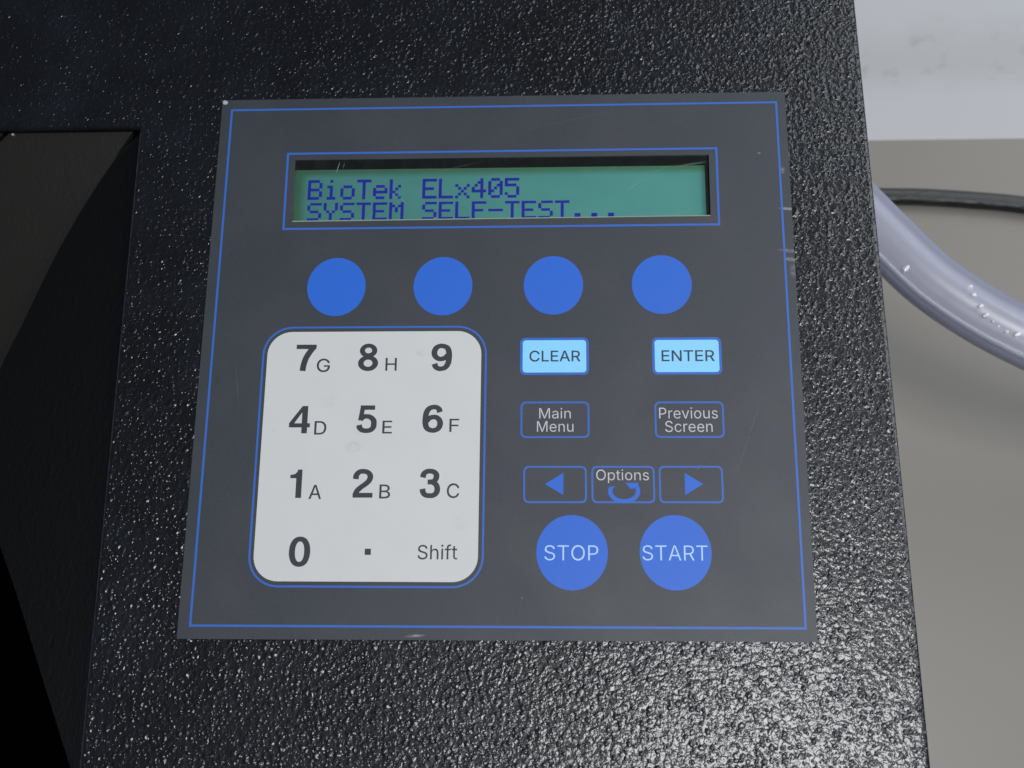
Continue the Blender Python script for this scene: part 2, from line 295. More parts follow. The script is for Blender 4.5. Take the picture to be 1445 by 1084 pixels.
def catmull(P, n=10):
    P = [Vector(p) for p in P]; Q = [P[0]*2-P[1]] + P + [P[-1]*2-P[-2]]; out = []
    for i in range(1, len(Q)-2):
        for k in range(n):
            t = k/n; a, b, c, d = Q[i-1:i+3]
            out.append(.5*((2*b)+(c-a)*t+(2*a-5*b+4*c-d)*t*t+(3*b-a-3*c+d)*t**3))
    return out + [Q[-2]]
GLYPH = {
 '0':[[[264,-7,227,-7,189,-7],[157,3,130,24,103,45],[83,74,69,113,55,152],[48,199,48,254,48,309],[55,356,69,395,83,434],[104,464,130,484,157,505],[189,516,227,516,264,516],[296,505,323,484,350,464],[370,434,384,395,398,356],[405,309,405,254,405,199],[398,152,384,113,370,74],[350,45,323,24,297,3]],[[202,50,227,50,252,50],[273,58,290,74,308,90],[321,113,330,144,339,174],[344,211,344,254,344,297],[339,334,330,365,321,395],[308,419,290,435,273,451],[252,460,227,460,202,460],[180,451,163,435,146,419],[132,395,123,365,114,334],[109,297,109,254,109,211],[114,174,123,144,132,113],[146,90,163,74,180,58]]],
 '1':[[[181,0,76,0,76,18],[76,36,76,55,181,55],[286,55,391,55,391,36],[391,18,391,0,286,0]],[[250,509,276,509,276,339],[276,170,276,0,255,0],[234,0,212,0,212,149],[212,299,212,448,211,448],[210,448,209,448,168,418],[127,388,86,358,86,381],[86,404,86,427,123,454],[161,481,198,509,224,509]]],
 '2':[[[172,0,64,0,64,16],[64,32,64,47,121,108],[177,168,234,229,254,249],[270,267,282,282,295,298],[304,313,311,327,317,341],[320,356,320,371,320,390],[316,405,308,419,299,432],[288,442,273,449,259,456],[242,460,224,460,204,460],[187,456,172,447,158,439],[147,428,139,413,131,399],[127,382,127,362,107,362],[86,362,66,362,66,392],[72,419,86,442,100,465],[119,483,143,496,167,509],[194,516,225,516,255,516],[282,509,306,497,329,484],[348,467,361,445,374,424],[381,399,381,372,381,354],[378,335,371,318,364,300],[353,280,336,259,319,237],[296,211,267,180,229,140],[191,100,153,60,153,59],[153,58,153,57,231,57],[310,57,389,57,389,38],[389,19,389,0,281,0]]],
 '3':[[[252,-7,218,-7,187,-7],[158,-1,133,10,107,21],[86,37,70,57,54,78],[46,103,44,132,66,132],[87,132,109,132,111,114],[117,99,126,87,136,75],[149,65,165,59,181,53],[199,50,219,50,239,50],[258,53,275,61,292,68],[305,79,315,93,324,107],[329,124,329,145,329,163],[325,181,316,196,307,212],[293,224,275,234,256,243],[231,248,201,248,186,248],[172,248,157,248,157,265],[157,282,157,299,200,349],[244,399,288,448,288,450],[288,451,288,452,215,452],[142,452,70,452,70,471],[70,490,70,509,171,509],[272,509,372,509,372,493],[372,477,372,461,319,400],[265,339,211,278,211,282],[211,285,211,289,249,293],[281,288,308,276,335,263],[356,246,371,222,386,199],[393,173,393,145,393,115],[385,89,370,66,355,43],[335,25,309,12,282,0]]],
 '4':[[[164,105,40,105,40,123],[40,141,40,158,109,275],[178,392,247,509,268,509],[289,509,311,509,243,394],[176,280,109,166,109,165],[109,164,109,163,210,163],[312,163,413,163,413,144],[413,125,413,105,289,105]],[[302,0,282,0,282,40],[282,81,282,121,282,130],[282,138,282,146,282,203],[282,260,282,318,302,318],[322,318,343,318,343,212],[343,106,343,0,322,0]]],
 '5':[[[254,-7,221,-7,191,-7],[164,-1,140,11,116,23],[97,39,83,60,69,81],[61,104,60,130,81,130],[101,130,122,130,124,115],[129,101,138,89,147,77],[159,67,173,60,188,53],[204,50,221,50,242,50],[260,55,276,64,292,74],[305,87,314,104,323,121],[328,141,328,162,328,184],[323,204,314,221,304,238],[291,252,275,262,258,272],[239,277,218,277,201,277],[184,274,167,268,151,263],[138,255,128,246,108,248],[88,250,67,253,77,338],[86,423,96,509,186,509],[276,509,366,509,366,490],[366,471,366,452,294,452],[222,452,151,452,145,402],[139,352,134,301,135,301],[135,301,136,301,147,311],[161,319,178,325,194,331],[211,334,229,334,253,334],[274,329,294,321,313,313],[331,301,345,285,359,270],[371,252,379,231,387,210],[391,188,391,163,391,130],[384,101,369,76,354,50],[334,30,309,15,283,1]]],
 '6':[[[258,-7,226,-7,195,-7],[167,0,142,15,118,29],[98,49,84,74,71,100],[64,129,64,162,64,186],[69,212,80,239,91,266],[110,300,137,340,176,396],[214,453,252,509,276,509],[299,509,322,509,265,426],[208,344,151,261,149,261],[147,261,145,261,150,271],[157,280,165,288,174,296],[184,302,196,307,207,312],[221,314,235,314,266,314],[293,308,316,295,339,282],[357,263,370,240,382,216],[389,189,389,157,389,125],[382,97,368,73,354,48],[334,28,310,14,286,0]],[[207,48,226,48,246,48],[264,53,279,63,294,72],[306,85,314,101,323,118],[327,136,327,157,327,178],[323,197,314,213,306,230],[294,242,279,251,264,261],[246,265,226,265,207,265],[189,261,174,252,159,243],[147,230,138,214,129,198],[125,179,125,158,125,137],[129,118,138,102,147,85],[159,72,174,63,189,53]]],
 '7':[[[120,0,97,0,172,149],[248,299,323,448,323,450],[323,451,323,452,236,452],[149,452,62,452,62,471],[62,490,62,509,172,509],[281,509,391,509,391,489],[391,469,391,449,315,299],[240,150,165,0,142,0]]],
 '8':[[[260,-7,226,-7,192,-7],[162,-1,136,11,109,24],[89,40,74,62,59,83],[52,108,52,135,52,157],[56,177,65,195,74,213],[86,229,101,241,116,253],[133,261,153,265,153,265],[153,266,153,267,128,273],[108,287,93,308,78,329],[70,353,70,380,70,406],[77,429,90,450,104,470],[122,486,146,498,169,510],[196,516,226,516,256,516],[283,510,306,498,329,486],[348,470,361,450,375,429],[382,406,382,380,382,353],[374,329,359,308,344,287],[325,273,300,267,300,266],[300,265,300,265,319,261],[336,253,351,241,366,229],[378,213,387,195,396,177],[401,157,401,135,401,108],[393,83,378,62,364,40],[343,24,317,11,291,-1]],[[204,49,226,49,249,49],[268,53,285,60,301,68],[314,78,323,91,332,105],[337,121,337,139,337,158],[332,174,322,189,313,203],[300,214,283,223,266,231],[247,235,226,235,205,235],[186,231,169,223,152,214],[139,203,130,189,120,174],[115,158,115,139,115,121],[120,105,129,91,138,78],[151,68,167,60,184,53]],[[208,290,226,290,244,290],[260,293,274,300,288,307],[299,318,307,330,315,343],[319,358,319,376,319,393],[315,407,308,420,300,433],[289,443,275,449,261,456],[245,460,226,460,208,460],[191,456,177,449,163,443],[152,433,145,420,137,407],[133,393,133,376,133,358],[137,343,145,330,152,318],[163,307,178,300,192,293]]],
 '9':[[[195,516,226,516,258,516],[286,508,310,494,335,480],[354,460,368,434,382,409],[389,380,389,347,389,323],[383,297,373,270,362,243],[343,209,315,168,277,112],[239,56,200,0,177,0],[154,0,130,0,187,83],[244,165,301,248,303,248],[305,248,307,248,303,238],[296,229,287,221,279,213],[269,207,257,202,245,197],[232,195,218,195,187,195],[160,201,137,214,114,227],[96,245,83,269,70,292],[64,320,64,352,64,384],[71,412,85,436,99,461],[118,480,143,494,167,508]],[[246,460,226,460,207,460],[189,456,174,446,159,437],[147,424,138,407,130,391],[125,372,125,352,125,330],[130,312,138,295,147,279],[159,266,174,257,189,248],[207,243,226,243,246,243],[263,248,279,257,294,266],[306,279,314,295,323,311],[327,330,327,350,327,372],[323,391,314,407,306,424],[294,437,279,446,264,456]]],
 'A':[[[39,0,16,0,78,170],[140,339,201,509,226,509],[251,509,276,509,338,339],[401,170,463,0,440,0],[418,0,395,0,359,101],[323,202,287,302,281,321],[273,344,264,372,255,400],[245,435,232,478,236,478],[241,478,245,478,233,435],[222,399,213,371,204,343],[196,320,191,302,155,202],[120,101,85,0,62,0]],[[197,142,110,142,110,161],[110,180,110,199,197,199],[283,199,370,199,370,180],[370,161,370,142,283,142]]],
 'B':[[[122,0,60,0,60,170],[60,339,60,509,120,509],[181,509,241,509,276,509],[306,503,329,491,352,479],[369,462,381,442,392,422],[398,399,398,374,398,352],[394,334,387,320,379,306],[369,294,356,286,344,277],[330,271,315,267,315,265],[315,264,315,262,331,261],[347,255,363,245,379,235],[392,221,402,203,413,185],[418,163,418,136,418,111],[412,87,400,67,388,46],[370,30,344,18,319,6],[287,0,247,0,184,0]],[[125,115,125,57,165,57],[205,57,245,57,284,57],[313,65,330,80,347,95],[355,114,355,137,355,154],[351,170,342,184,334,198],[321,209,306,218,290,227],[271,231,248,231,207,231],[166,231,125,231,125,173]],[[125,341,125,285,162,285],[200,285,238,285,257,285],[273,289,288,296,303,303],[315,313,323,326,332,339],[336,355,336,372,336,395],[328,414,313,429,297,444],[273,452,240,452,202,452],[163,452,125,452,125,396]]],
 'C':[[[293,-7,267,-7,223,-7],[184,4,150,25,116,46],[89,76,70,115,50,154],[40,201,40,254,40,308],[50,354,70,393,89,432],[116,462,150,484,184,505],[223,516,267,516,293,516],[317,512,340,504,363,497],[384,486,402,471,420,457],[436,439,448,418,460,398],[468,374,473,348,451,348],[430,348,408,348,404,366],[398,381,389,395,381,408],[370,419,357,428,345,438],[331,444,315,449,300,454],[284,456,267,456,236,456],[208,448,184,432,159,417],[139,394,125,364,111,334],[103,297,103,254,103,211],[111,175,125,145,140,115],[159,92,184,76,209,61],[236,53,267,53,284,53],[300,55,315,60,331,65],[345,71,357,81,370,90],[381,101,389,114,398,128],[404,143,408,160,430,160],[451,160,473,160,469,135],[460,111,448,91,436,70],[421,52,402,38,384,23],[363,12,341,5,318,-3]]],
 'D':[[[271,0,219,0,178,0],[137,0,96,0,96,19],[96,38,96,57,136,57],[175,57,215,57,256,57],[291,65,318,81,345,97],[366,119,379,149,392,179],[399,214,399,255,399,296],[392,331,379,361,366,390],[346,412,320,428,293,444],[260,452,221,452,178,452],[136,452,93,452,93,471],[93,490,93,509,137,509],[181,509,225,509,275,509],[317,499,353,478,388,458],[415,429,433,391,452,353],[462,308,462,255,462,202],[452,157,433,119,414,81],[387,51,351,31,314,10]],[[103,509,125,509,125,339],[125,170,125,0,103,0],[82,0,60,0,60,170],[60,339,60,509,82,509]]],
 'E':[[[165,0,60,0,60,170],[60,339,60,509,164,509],[268,509,372,509,372,490],[372,471,372,452,290,452],[207,452,125,452,125,396],[125,341,125,286,202,286],[278,286,355,286,355,267],[355,248,355,229,278,229],[202,229,125,229,125,172],[125,114,125,57,208,57],[292,57,375,57,375,38],[375,19,375,0,270,0]]],
 'F':[[[82,0,60,0,60,170],[60,339,60,509,163,509],[266,509,369,509,369,490],[369,471,369,452,288,452],[206,452,125,452,125,394],[125,336,125,278,198,278],[272,278,346,278,346,259],[346,240,346,221,272,221],[198,221,125,221,125,147],[125,74,125,0,103,0]]],
 'G':[[[309,-7,269,-7,223,-7],[184,4,149,25,115,46],[88,77,69,116,50,155],[40,201,40,254,40,308],[50,354,69,393,88,432],[115,462,149,484,183,505],[221,516,265,516,292,516],[317,512,340,504,364,496],[385,484,403,469,422,454],[437,437,449,416,461,396],[470,373,474,349,452,349],[430,349,408,349,403,365],[396,380,387,393,379,406],[368,417,356,427,344,436],[330,444,315,448,300,453],[283,456,265,456,235,456],[208,448,183,432,159,417],[139,394,125,364,111,334],[103,297,103,254,103,211],[111,175,125,145,140,115],[159,92,184,76,209,61],[237,53,269,53,297,53],[323,59,345,71,367,83],[384,101,396,123,409,146],[415,172,415,202,421,201],[428,200,434,199,384,199],[333,199,283,199,283,218],[283,237,283,256,348,256],[413,256,478,256,478,237],[478,219,478,200,478,158],[469,122,451,91,433,60],[408,36,377,19,345,2]]],
 'H':[[[82,0,60,0,60,170],[60,339,60,509,82,509],[103,509,125,509,125,435],[125,362,125,289,214,289],[303,289,392,289,392,362],[392,435,392,509,414,509],[435,509,457,509,457,339],[457,170,457,0,435,0],[414,0,392,0,392,77],[392,155,392,232,303,232],[214,232,125,232,125,155],[125,77,125,0,103,0]]],
 'L':[[[160,0,60,0,60,170],[60,339,60,509,82,509],[103,509,125,509,125,358],[125,208,125,57,203,57],[282,57,361,57,361,38],[361,19,361,0,261,0]]],
 'M':[[[81,0,60,0,60,170],[60,339,60,509,91,509],[121,509,152,509,193,402],[235,294,277,187,280,180],[284,170,287,159,291,148],[295,136,299,123,303,110],[307,97,311,84,315,71],[319,59,322,49,317,49],[312,49,307,49,310,59],[314,70,318,83,322,95],[326,108,330,121,334,134],[338,147,342,158,346,170],[349,179,352,187,394,294],[435,402,476,509,507,509],[537,509,568,509,568,339],[568,170,568,0,547,0],[525,0,504,0,504,97],[504,194,504,291,504,302],[504,314,504,327,505,340],[505,354,505,369,505,383],[506,398,506,413,506,428],[507,443,507,457,509,457],[511,457,513,457,508,441],[503,426,498,409,492,393],[487,378,482,363,477,348],[472,334,467,322,463,309],[459,299,456,291,418,194],[380,97,342,0,323,0],[305,0,286,0,248,97],[209,194,170,291,167,299],[163,309,159,321,155,333],[150,346,145,361,140,376],[135,391,129,408,124,424],[118,441,112,457,114,457],[117,457,119,457,119,444],[120,431,120,416,120,401],[121,387,121,372,121,357],[121,342,122,328,122,315],[122,302,122,291,122,194],[122,97,122,0,101,0]]],
 'N':[[[82,0,60,0,60,170],[60,339,60,509,85,509],[111,509,136,509,205,400],[274,291,343,183,349,174],[355,164,363,151,370,138],[379,123,388,107,396,90],[405,73,414,55,411,55],[408,54,405,54,403,72],[401,90,401,108,400,126],[399,142,399,157,399,172],[399,185,399,195,399,300],[399,404,399,509,420,509],[442,509,463,509,463,339],[463,170,463,0,438,0],[412,0,387,0,325,97],[264,193,202,290,194,303],[186,316,177,331,169,345],[159,362,148,381,137,400],[123,424,108,452,111,453],[115,453,119,454,120,428],[121,405,122,384,123,362],[124,344,124,328,125,312],[125,300,125,291,125,194],[125,97,125,0,103,0]]],
 'O':[[[311,-7,267,-7,223,-7],[184,4,150,25,116,46],[90,76,70,115,50,154],[40,201,40,254,40,308],[50,354,70,393,90,432],[116,462,150,484,184,505],[223,516,267,516,311,516],[350,505,384,484,418,462],[444,432,464,393,483,354],[493,308,493,254,493,201],[483,154,464,115,444,76],[418,46,384,25,350,4]],[[236,53,267,53,297,53],[325,61,349,76,374,91],[394,114,408,144,423,174],[430,211,430,254,430,298],[423,335,408,365,394,395],[374,417,349,433,325,448],[297,456,267,456,236,456],[209,448,184,433,159,417],[140,394,125,364,111,334],[103,297,103,254,103,211],[111,174,125,144,140,114],[159,92,184,76,209,61]]],
 'P':[[[82,0,60,0,60,170],[60,339,60,509,118,509],[177,509,235,509,274,509],[307,502,332,487,358,473],[377,454,390,430,402,405],[409,378,409,348,409,317],[402,290,390,265,377,241],[358,222,332,207,307,193],[274,186,235,186,193,186],[151,186,109,186,109,205],[109,224,109,242,150,242],[191,242,233,242,259,242],[281,247,297,256,313,265],[325,278,333,294,341,310],[344,328,344,348,344,368],[341,386,333,402,325,417],[313,430,297,439,280,448],[259,452,232,452,196,452],[160,452,125,452,125,301],[125,151,125,0,103,0]]],
 'R':[[[82,0,60,0,60,170],[60,339,60,509,119,509],[177,509,236,509,275,509],[307,502,333,489,359,475],[378,457,390,433,403,410],[409,382,409,352,409,321],[403,295,390,271,378,248],[359,230,333,217,307,204],[275,198,236,198,189,198],[143,198,96,198,96,217],[96,236,96,255,142,255],[188,255,234,255,260,255],[281,259,298,267,314,275],[326,286,334,300,341,315],[345,332,345,352,345,372],[341,390,334,405,326,420],[314,431,298,440,281,448],[259,452,233,452,197,452],[161,452,125,452,125,301],[125,151,125,0,103,0]],[[378,0,353,0,312,76],[271,153,230,229,254,229],[279,229,303,229,344,153],[386,76,428,0,403,0]]],
 'S':[[[263,-9,224,-9,187,-9],[155,-3,128,9,100,21],[79,38,64,60,49,82],[40,107,38,137,60,137],[82,137,104,137,106,117],[112,101,123,88,134,75],[149,65,166,59,184,52],[203,49,224,49,247,49],[268,53,286,60,304,68],[319,78,329,92,340,105],[346,121,346,139,346,155],[341,169,332,179,323,189],[311,198,296,205,281,211],[264,217,245,222,224,228],[204,234,184,239,142,251],[109,268,86,289,63,311],[52,339,52,372,52,401],[60,426,75,448,90,469],[111,486,138,498,164,510],[194,516,227,516,261,516],[290,510,316,498,342,486],[362,469,377,449,392,428],[400,404,401,378,380,378],[358,378,337,378,335,403],[323,423,302,437,281,451],[256,459,225,459,203,459],[184,455,167,448,151,441],[138,431,129,418,120,406],[115,391,115,376,115,358],[120,344,131,334,142,323],[154,314,169,308,184,302],[199,297,212,293,230,289],[247,284,264,279,279,275],[295,270,312,264,328,257],[344,248,359,238,373,227],[385,214,395,198,404,181],[408,162,408,139,408,111],[401,86,386,64,372,41],[351,24,323,11,296,-2]]],
 'T':[[[85,452,32,452,32,471],[32,490,32,509,160,509],[288,509,417,509,417,490],[417,471,417,452,363,452],[310,452,257,452,257,301],[257,151,257,0,235,0],[214,0,193,0,193,151],[193,301,193,452,139,452]]],
 'a':[[[182,-9,160,-9,136,-9],[114,-4,94,5,75,14],[59,27,48,45,36,62],[30,83,30,108,30,130],[35,147,43,161,52,175],[63,185,78,193,92,201],[108,207,125,211,143,215],[160,218,178,220,201,223],[219,225,234,227,248,228],[258,231,265,235,272,239],[276,245,276,255,276,255],[276,256,276,257,276,272],[273,286,267,297,261,308],[252,316,240,322,228,328],[213,331,196,331,178,331],[162,328,149,322,136,317],[126,309,118,301,110,292],[104,283,100,274,80,280],[61,285,41,291,50,314],[62,332,79,346,95,360],[113,369,133,375,153,381],[173,384,194,384,208,384],[223,383,239,379,255,376],[271,370,286,360,301,351],[313,338,322,320,332,303],[337,280,337,251,337,168],[337,84,337,0,317,0],[297,0,277,0,277,17],[277,35,277,52,275,52],[274,52,272,52,268,43],[261,34,252,25,243,15],[230,7,215,1,200,-5]],[[155,45,170,45,193,45],[212,50,228,59,243,68],[255,79,263,93,271,107],[276,122,276,138,276,155],[276,173,276,190,273,187],[268,184,259,182,251,180],[242,178,231,176,221,174],[210,172,200,171,190,170],[182,169,175,168,161,166],[147,163,134,159,121,154],[111,148,103,139,96,131],[92,119,92,105,92,92],[95,81,102,72,109,63],[118,57,130,52,142,48]]],
 'c':[[[226,-8,207,-8,173,-8],[143,0,117,16,91,33],[71,56,56,85,41,114],[34,149,34,187,34,227],[41,262,56,291,71,321],[91,343,117,360,143,376],[173,384,207,384,226,384],[243,382,260,377,276,372],[292,365,305,356,319,347],[330,335,340,322,350,309],[357,294,362,277,342,272],[322,267,303,262,300,272],[296,281,290,289,285,297],[278,305,270,311,262,317],[253,322,242,325,232,328],[220,330,207,330,182,330],[161,323,145,310,129,297],[116,280,108,258,100,237],[96,213,96,187,96,162],[100,139,108,117,116,96],[129,79,145,66,161,53],[182,46,207,46,220,46],[232,48,243,52,253,55],[263,60,271,66,279,72],[286,80,292,89,297,97],[301,107,304,117,324,112],[343,107,363,102,358,85],[351,70,341,56,332,43],[320,31,306,21,293,12],[277,4,261,-1,244,-6]]],
 'e':[[[238,-8,212,-8,175,-8],[143,0,117,16,90,33],[70,56,56,85,41,114],[34,148,34,187,34,226],[41,260,55,290,69,319],[89,343,115,359,141,376],[171,384,205,384,226,384],[246,381,266,374,285,367],[303,356,319,341,335,326],[348,306,357,282,366,258],[371,228,371,194,371,186],[371,178,371,169,272,169],[174,169,75,169,75,187],[75,204,75,221,163,221],[250,221,338,221,329,215],[319,208,310,202,310,227],[306,249,298,269,290,288],[278,303,263,314,247,325],[228,330,205,330,182,330],[163,325,146,313,130,302],[118,288,109,270,100,251],[96,232,96,211,96,200],[96,189,96,178,96,150],[101,126,110,106,120,87],[134,72,151,61,168,51],[189,46,212,46,228,46],[241,48,254,53,266,57],[277,64,285,73,294,82],[301,93,306,105,325,101],[345,96,365,91,359,71],[349,54,335,39,321,24],[303,13,283,4,262,-4]]],
 'f':[[[154,379,228,379,228,362],[228,344,228,327,154,327],[80,327,6,327,6,344],[6,362,6,379,80,379]],[[101,0,81,0,81,144],[81,288,81,432,81,453],[86,471,96,486,106,500],[119,511,135,519,152,526],[169,530,187,530,201,530],[213,529,222,527,232,525],[238,523,243,521,238,503],[233,486,227,468,224,470],[220,471,215,472,210,473],[203,474,195,474,176,474],[163,469,154,460,146,451],[142,437,142,419,142,279],[142,140,142,0,121,0]]],
 'h':[[[114,249,114,227,114,151],[114,76,114,0,93,0],[73,0,53,0,53,170],[53,339,53,509,73,509],[93,509,114,509,114,435],[114,361,114,287,110,287],[106,287,102,287,114,322],[131,347,152,362,174,377],[199,384,227,384,253,384],[276,379,295,369,315,358],[330,342,341,321,352,299],[357,273,357,240,357,160],[357,80,357,0,337,0],[316,0,296,0,296,78],[296,157,296,235,296,265],[288,288,273,304,258,321],[237,329,210,329,192,329],[175,325,161,317,146,309],[135,298,126,283,118,267]]],
 'i':[[[73,0,53,0,53,126],[53,253,53,379,73,379],[93,379,114,379,114,253],[114,126,114,0,93,0]],[[95,443,84,443,72,443],[62,447,54,455,45,462],[41,472,41,483,41,494],[45,504,54,512,62,520],[72,524,84,524,95,524],[106,520,114,512,122,504],[126,494,126,483,126,472],[122,462,114,455,106,447]]],
 'n':[[[114,249,114,227,114,151],[114,76,114,0,93,0],[73,0,53,0,53,126],[53,253,53,379,72,379],[92,379,112,379,112,349],[112,318,112,287,109,287],[106,287,102,287,114,322],[131,347,152,362,174,377],[199,384,227,384,253,384],[276,379,295,369,314,358],[330,342,341,321,352,299],[357,273,357,240,357,160],[357,80,357,0,337,0],[316,0,296,0,296,78],[296,157,296,235,296,265],[288,288,273,304,258,321],[237,329,210,329,192,329],[175,325,161,317,146,309],[135,298,126,283,118,267]]],
 'o':[[[242,-8,207,-8,173,-8],[143,0,117,16,91,33],[71,56,56,85,41,114],[34,149,34,187,34,227],[41,262,56,291,71,321],[91,343,117,360,143,376],[173,384,207,384,242,384],[273,376,299,360,325,343],[345,321,359,291,374,262],[381,227,381,187,381,149],[374,114,359,85,345,56],[325,33,299,16,273,0]],[[182,46,207,46,233,46],[254,53,270,66,287,79],[299,96,307,117,315,139],[319,162,319,187,319,213],[315,236,307,258,299,280],[287,297,270,310,254,323],[233,330,207,330,182,330],[161,323,145,310,129,297],[116,280,108,258,100,237],[96,213,96,187,96,162],[100,139,108,117,116,96],[129,79,145,66,161,53]]],
 'p':[[[73,-143,53,-143,53,31],[53,205,53,379,72,379],[92,379,112,379,112,359],[112,339,112,319,114,319],[116,319,118,319,123,327],[129,336,137,346,145,356],[157,365,171,373,186,381],[205,384,229,384,261,384],[289,376,313,361,337,345],[356,322,370,293,383,263],[390,229,390,189,390,149],[383,114,370,84,356,55],[337,32,313,16,289,0],[261,-8,229,-8,206,-8],[187,-4,173,4,158,12],[146,21,138,31,130,42],[123,51,118,59,117,59],[115,59,114,59,114,-8],[114,-76,114,-143,93,-143]],[[197,47,220,47,244,47],[263,53,279,66,295,78],[308,95,316,117,324,138],[328,162,328,189,328,216],[324,240,316,261,308,282],[296,299,280,311,264,324],[244,330,220,330,197,330],[177,324,161,312,145,300],[133,284,125,263,117,242],[113,217,113,189,113,161],[117,136,125,115,133,94],[146,77,162,65,178,53]]],
 'r':[[[73,0,53,0,53,126],[53,253,53,379,72,379],[92,379,112,379,112,360],[112,340,112,321,113,321],[114,321,115,321,122,340],[135,355,152,367,170,379],[190,385,213,385,218,385],[223,385,229,384,235,384],[240,384,243,384,243,363],[243,343,243,322,242,323],[237,323,230,324,223,325],[215,326,207,326,189,326],[173,322,159,315,145,307],[134,297,126,284,118,270],[114,255,114,237,114,158],[114,79,114,0,93,0]]],
 's':[[[211,-8,182,-8,156,-8],[133,-4,112,3,92,11],[75,23,62,38,49,53],[40,72,36,94,55,98],[74,102,94,107,99,86],[109,70,124,60,139,50],[158,45,181,45,208,45],[229,51,244,62,260,74],[268,87,268,103,268,116],[263,127,254,136,245,144],[231,151,212,155,191,160],[170,165,149,170,115,178],[89,191,72,208,55,225],[47,247,47,274,47,296],[53,315,65,332,77,348],[94,361,115,370,136,380],[160,384,187,384,213,384],[235,380,254,372,272,365],[287,353,299,339,310,325],[319,309,324,290,305,286],[287,281,268,277,263,292],[255,304,243,316,230,327],[212,333,187,333,165,333],[146,327,131,317,116,306],[109,293,109,277,109,263],[114,252,124,243,134,235],[150,228,172,223,191,218],[210,214,229,209,264,201],[290,188,306,171,323,154],[331,133,331,107,331,84],[325,64,312,47,300,30],[282,16,260,6,237,-3]]],
 't':[[[138,379,204,379,204,362],[204,344,204,327,138,327],[72,327,6,327,6,344],[6,362,6,379,72,379]],[[65,345,65,471,85,471],[106,471,126,471,126,347],[126,222,126,98,126,81],[129,69,136,61,143,54],[154,50,170,50,174,50],[179,50,185,51,191,52],[197,53,202,54,206,36],[209,19,213,2,207,0],[200,-2,192,-3,184,-4],[176,-4,168,-4,136,-4],[110,4,92,21,74,38],[65,62,65,93,65,219]]],
 'u':[[[211,-5,182,-5,157,-5],[134,0,115,11,95,21],[80,37,69,59,58,80],[53,107,53,139,53,219],[53,299,53,379,73,379],[93,379,114,379,114,301],[114,222,114,144,114,114],[121,91,137,75,152,58],[173,50,200,50,218,50],[235,54,249,62,264,70],[275,81,283,97,292,112],[296,131,296,153,296,228],[296,304,296,379,316,379],[337,379,357,379,357,253],[357,126,357,0,337,0],[318,0,298,0,298,31],[298,61,298,92,301,92],[304,92,307,92,295,57],[279,32,257,17,235,2]]],
 'v':[[[184,0,163,0,114,126],[66,253,17,379,40,379],[62,379,84,379,111,305],[138,230,165,155,174,132],[181,110,187,87,193,64],[199,42,206,21,198,21],[191,21,184,21,191,42],[197,64,203,87,209,110],[216,132,224,155,251,230],[278,305,305,379,327,379],[349,379,371,379,323,253],[275,126,226,0,205,0]]]
}
ADV = {"0":453,"1":453,"2":453,"3":453,"4":453,"5":453,"6":453,"7":453,"8":453,"9":453,"A":480,"B":456,"C":510,"D":502,"E":419,"F":410,"G":520,"H":517,"L":393,"M":628,"N":523,"O":533,"P":445,"R":449,"S":447,"T":449,"a":389,"c":396,"e":404,"f":254,"h":410,"i":167,"n":410,"o":415,"p":424,"r":259,"s":365,"t":227,"u":410,"v":389}
def contour(sp, dx, bold, scale=.001):
    P = []
    n = len(sp)
    for i in range(n):
        a, b = sp[i], sp[(i+1) % n]
        straight = abs((b[2]-a[2])*(a[5]-a[3])-(b[3]-a[3])*(a[4]-a[2])) < 900 and abs((b[2]-a[2])*(b[1]-a[3])-(b[3]-a[3])*(b[0]-a[2])) < 900
        for k in range(1 if straight else 6):
            t = k/6; u = 1-t
            q = tuple(u**3*a[2+j]+3*u*u*t*a[4+j]+3*u*t*t*b[j]+t**3*b[2+j] for j in (0, 1))
            if not P or (q[0]-P[-1][0])**2+(q[1]-P[-1][1])**2 > 4: P.append(q)
    if (P[0][0]-P[-1][0])**2+(P[0][1]-P[-1][1])**2 <= 4: P.pop()
    Q = []
    for i in range(len(P)):
        a, b, c = Vector(P[i-1]), Vector(P[i]), Vector(P[(i+1) % len(P)])
        e1 = (b-a).normalized(); e2 = (c-b).normalized()
        n1 = Vector((-e1.y, e1.x)); n2 = Vector((-e2.y, e2.x)); m = n1+n2
        m = m/max(.5, m.dot(n1)) if m.length > .2 else n1
        q = b+m*(bold*1000*BSIGN)
        Q.append(((q.x+dx)*scale, q.y*scale))
    return Q
BSIGN = 1
def winding(p, C):
    w_ = 0
    for i in range(len(C)):
        (x0, y0), (x1, y1) = C[i-1], C[i]
        if (y0 <= p[1]) != (y1 <= p[1]):
            if x0+(p[1]-y0)/(y1-y0)*(x1-x0) > p[0]: w_ += 1 if y1 > y0 else -1
    return w_
def ribbon(P, wv=.195, wh=.165, n=6):
    Q = catmull([(x, y, 0) for x, y in P], n); L, R = [], []
    for i, p in enumerate(Q):
        t = (Q[min(i+1, len(Q)-1)]-Q[max(i-1, 0)]).normalized(); h = math.hypot(wh*t.x, wv*t.y)/2
        L.append((p.x-t.y*h, p.y+t.x*h)); R.append((p.x+t.y*h, p.y-t.x*h))
    return L+R[::-1]
def oval(cx, cy, rx, ry, e=2.0, n=40, flip=False):
    P = []
    for i in range(n):
        a = 2*math.pi*i/n; c, d = math.cos(a), math.sin(a)
        P.append((cx+rx*math.copysign(abs(c)**(2/e), c), cy+ry*math.copysign(abs(d)**(2/e), d)))
    return P[::-1] if flip else P
SIX = [(.585, .735), (.545, .845), (.455, .91), (.35, .917), (.22, .87), (.13, .73), (.098, .53), (.102, .32), (.17, .15), (.35, .083), (.52, .14), (.598, .30), (.57, .45), (.47, .545), (.36, .56), (.23, .52), (.14, .42)]
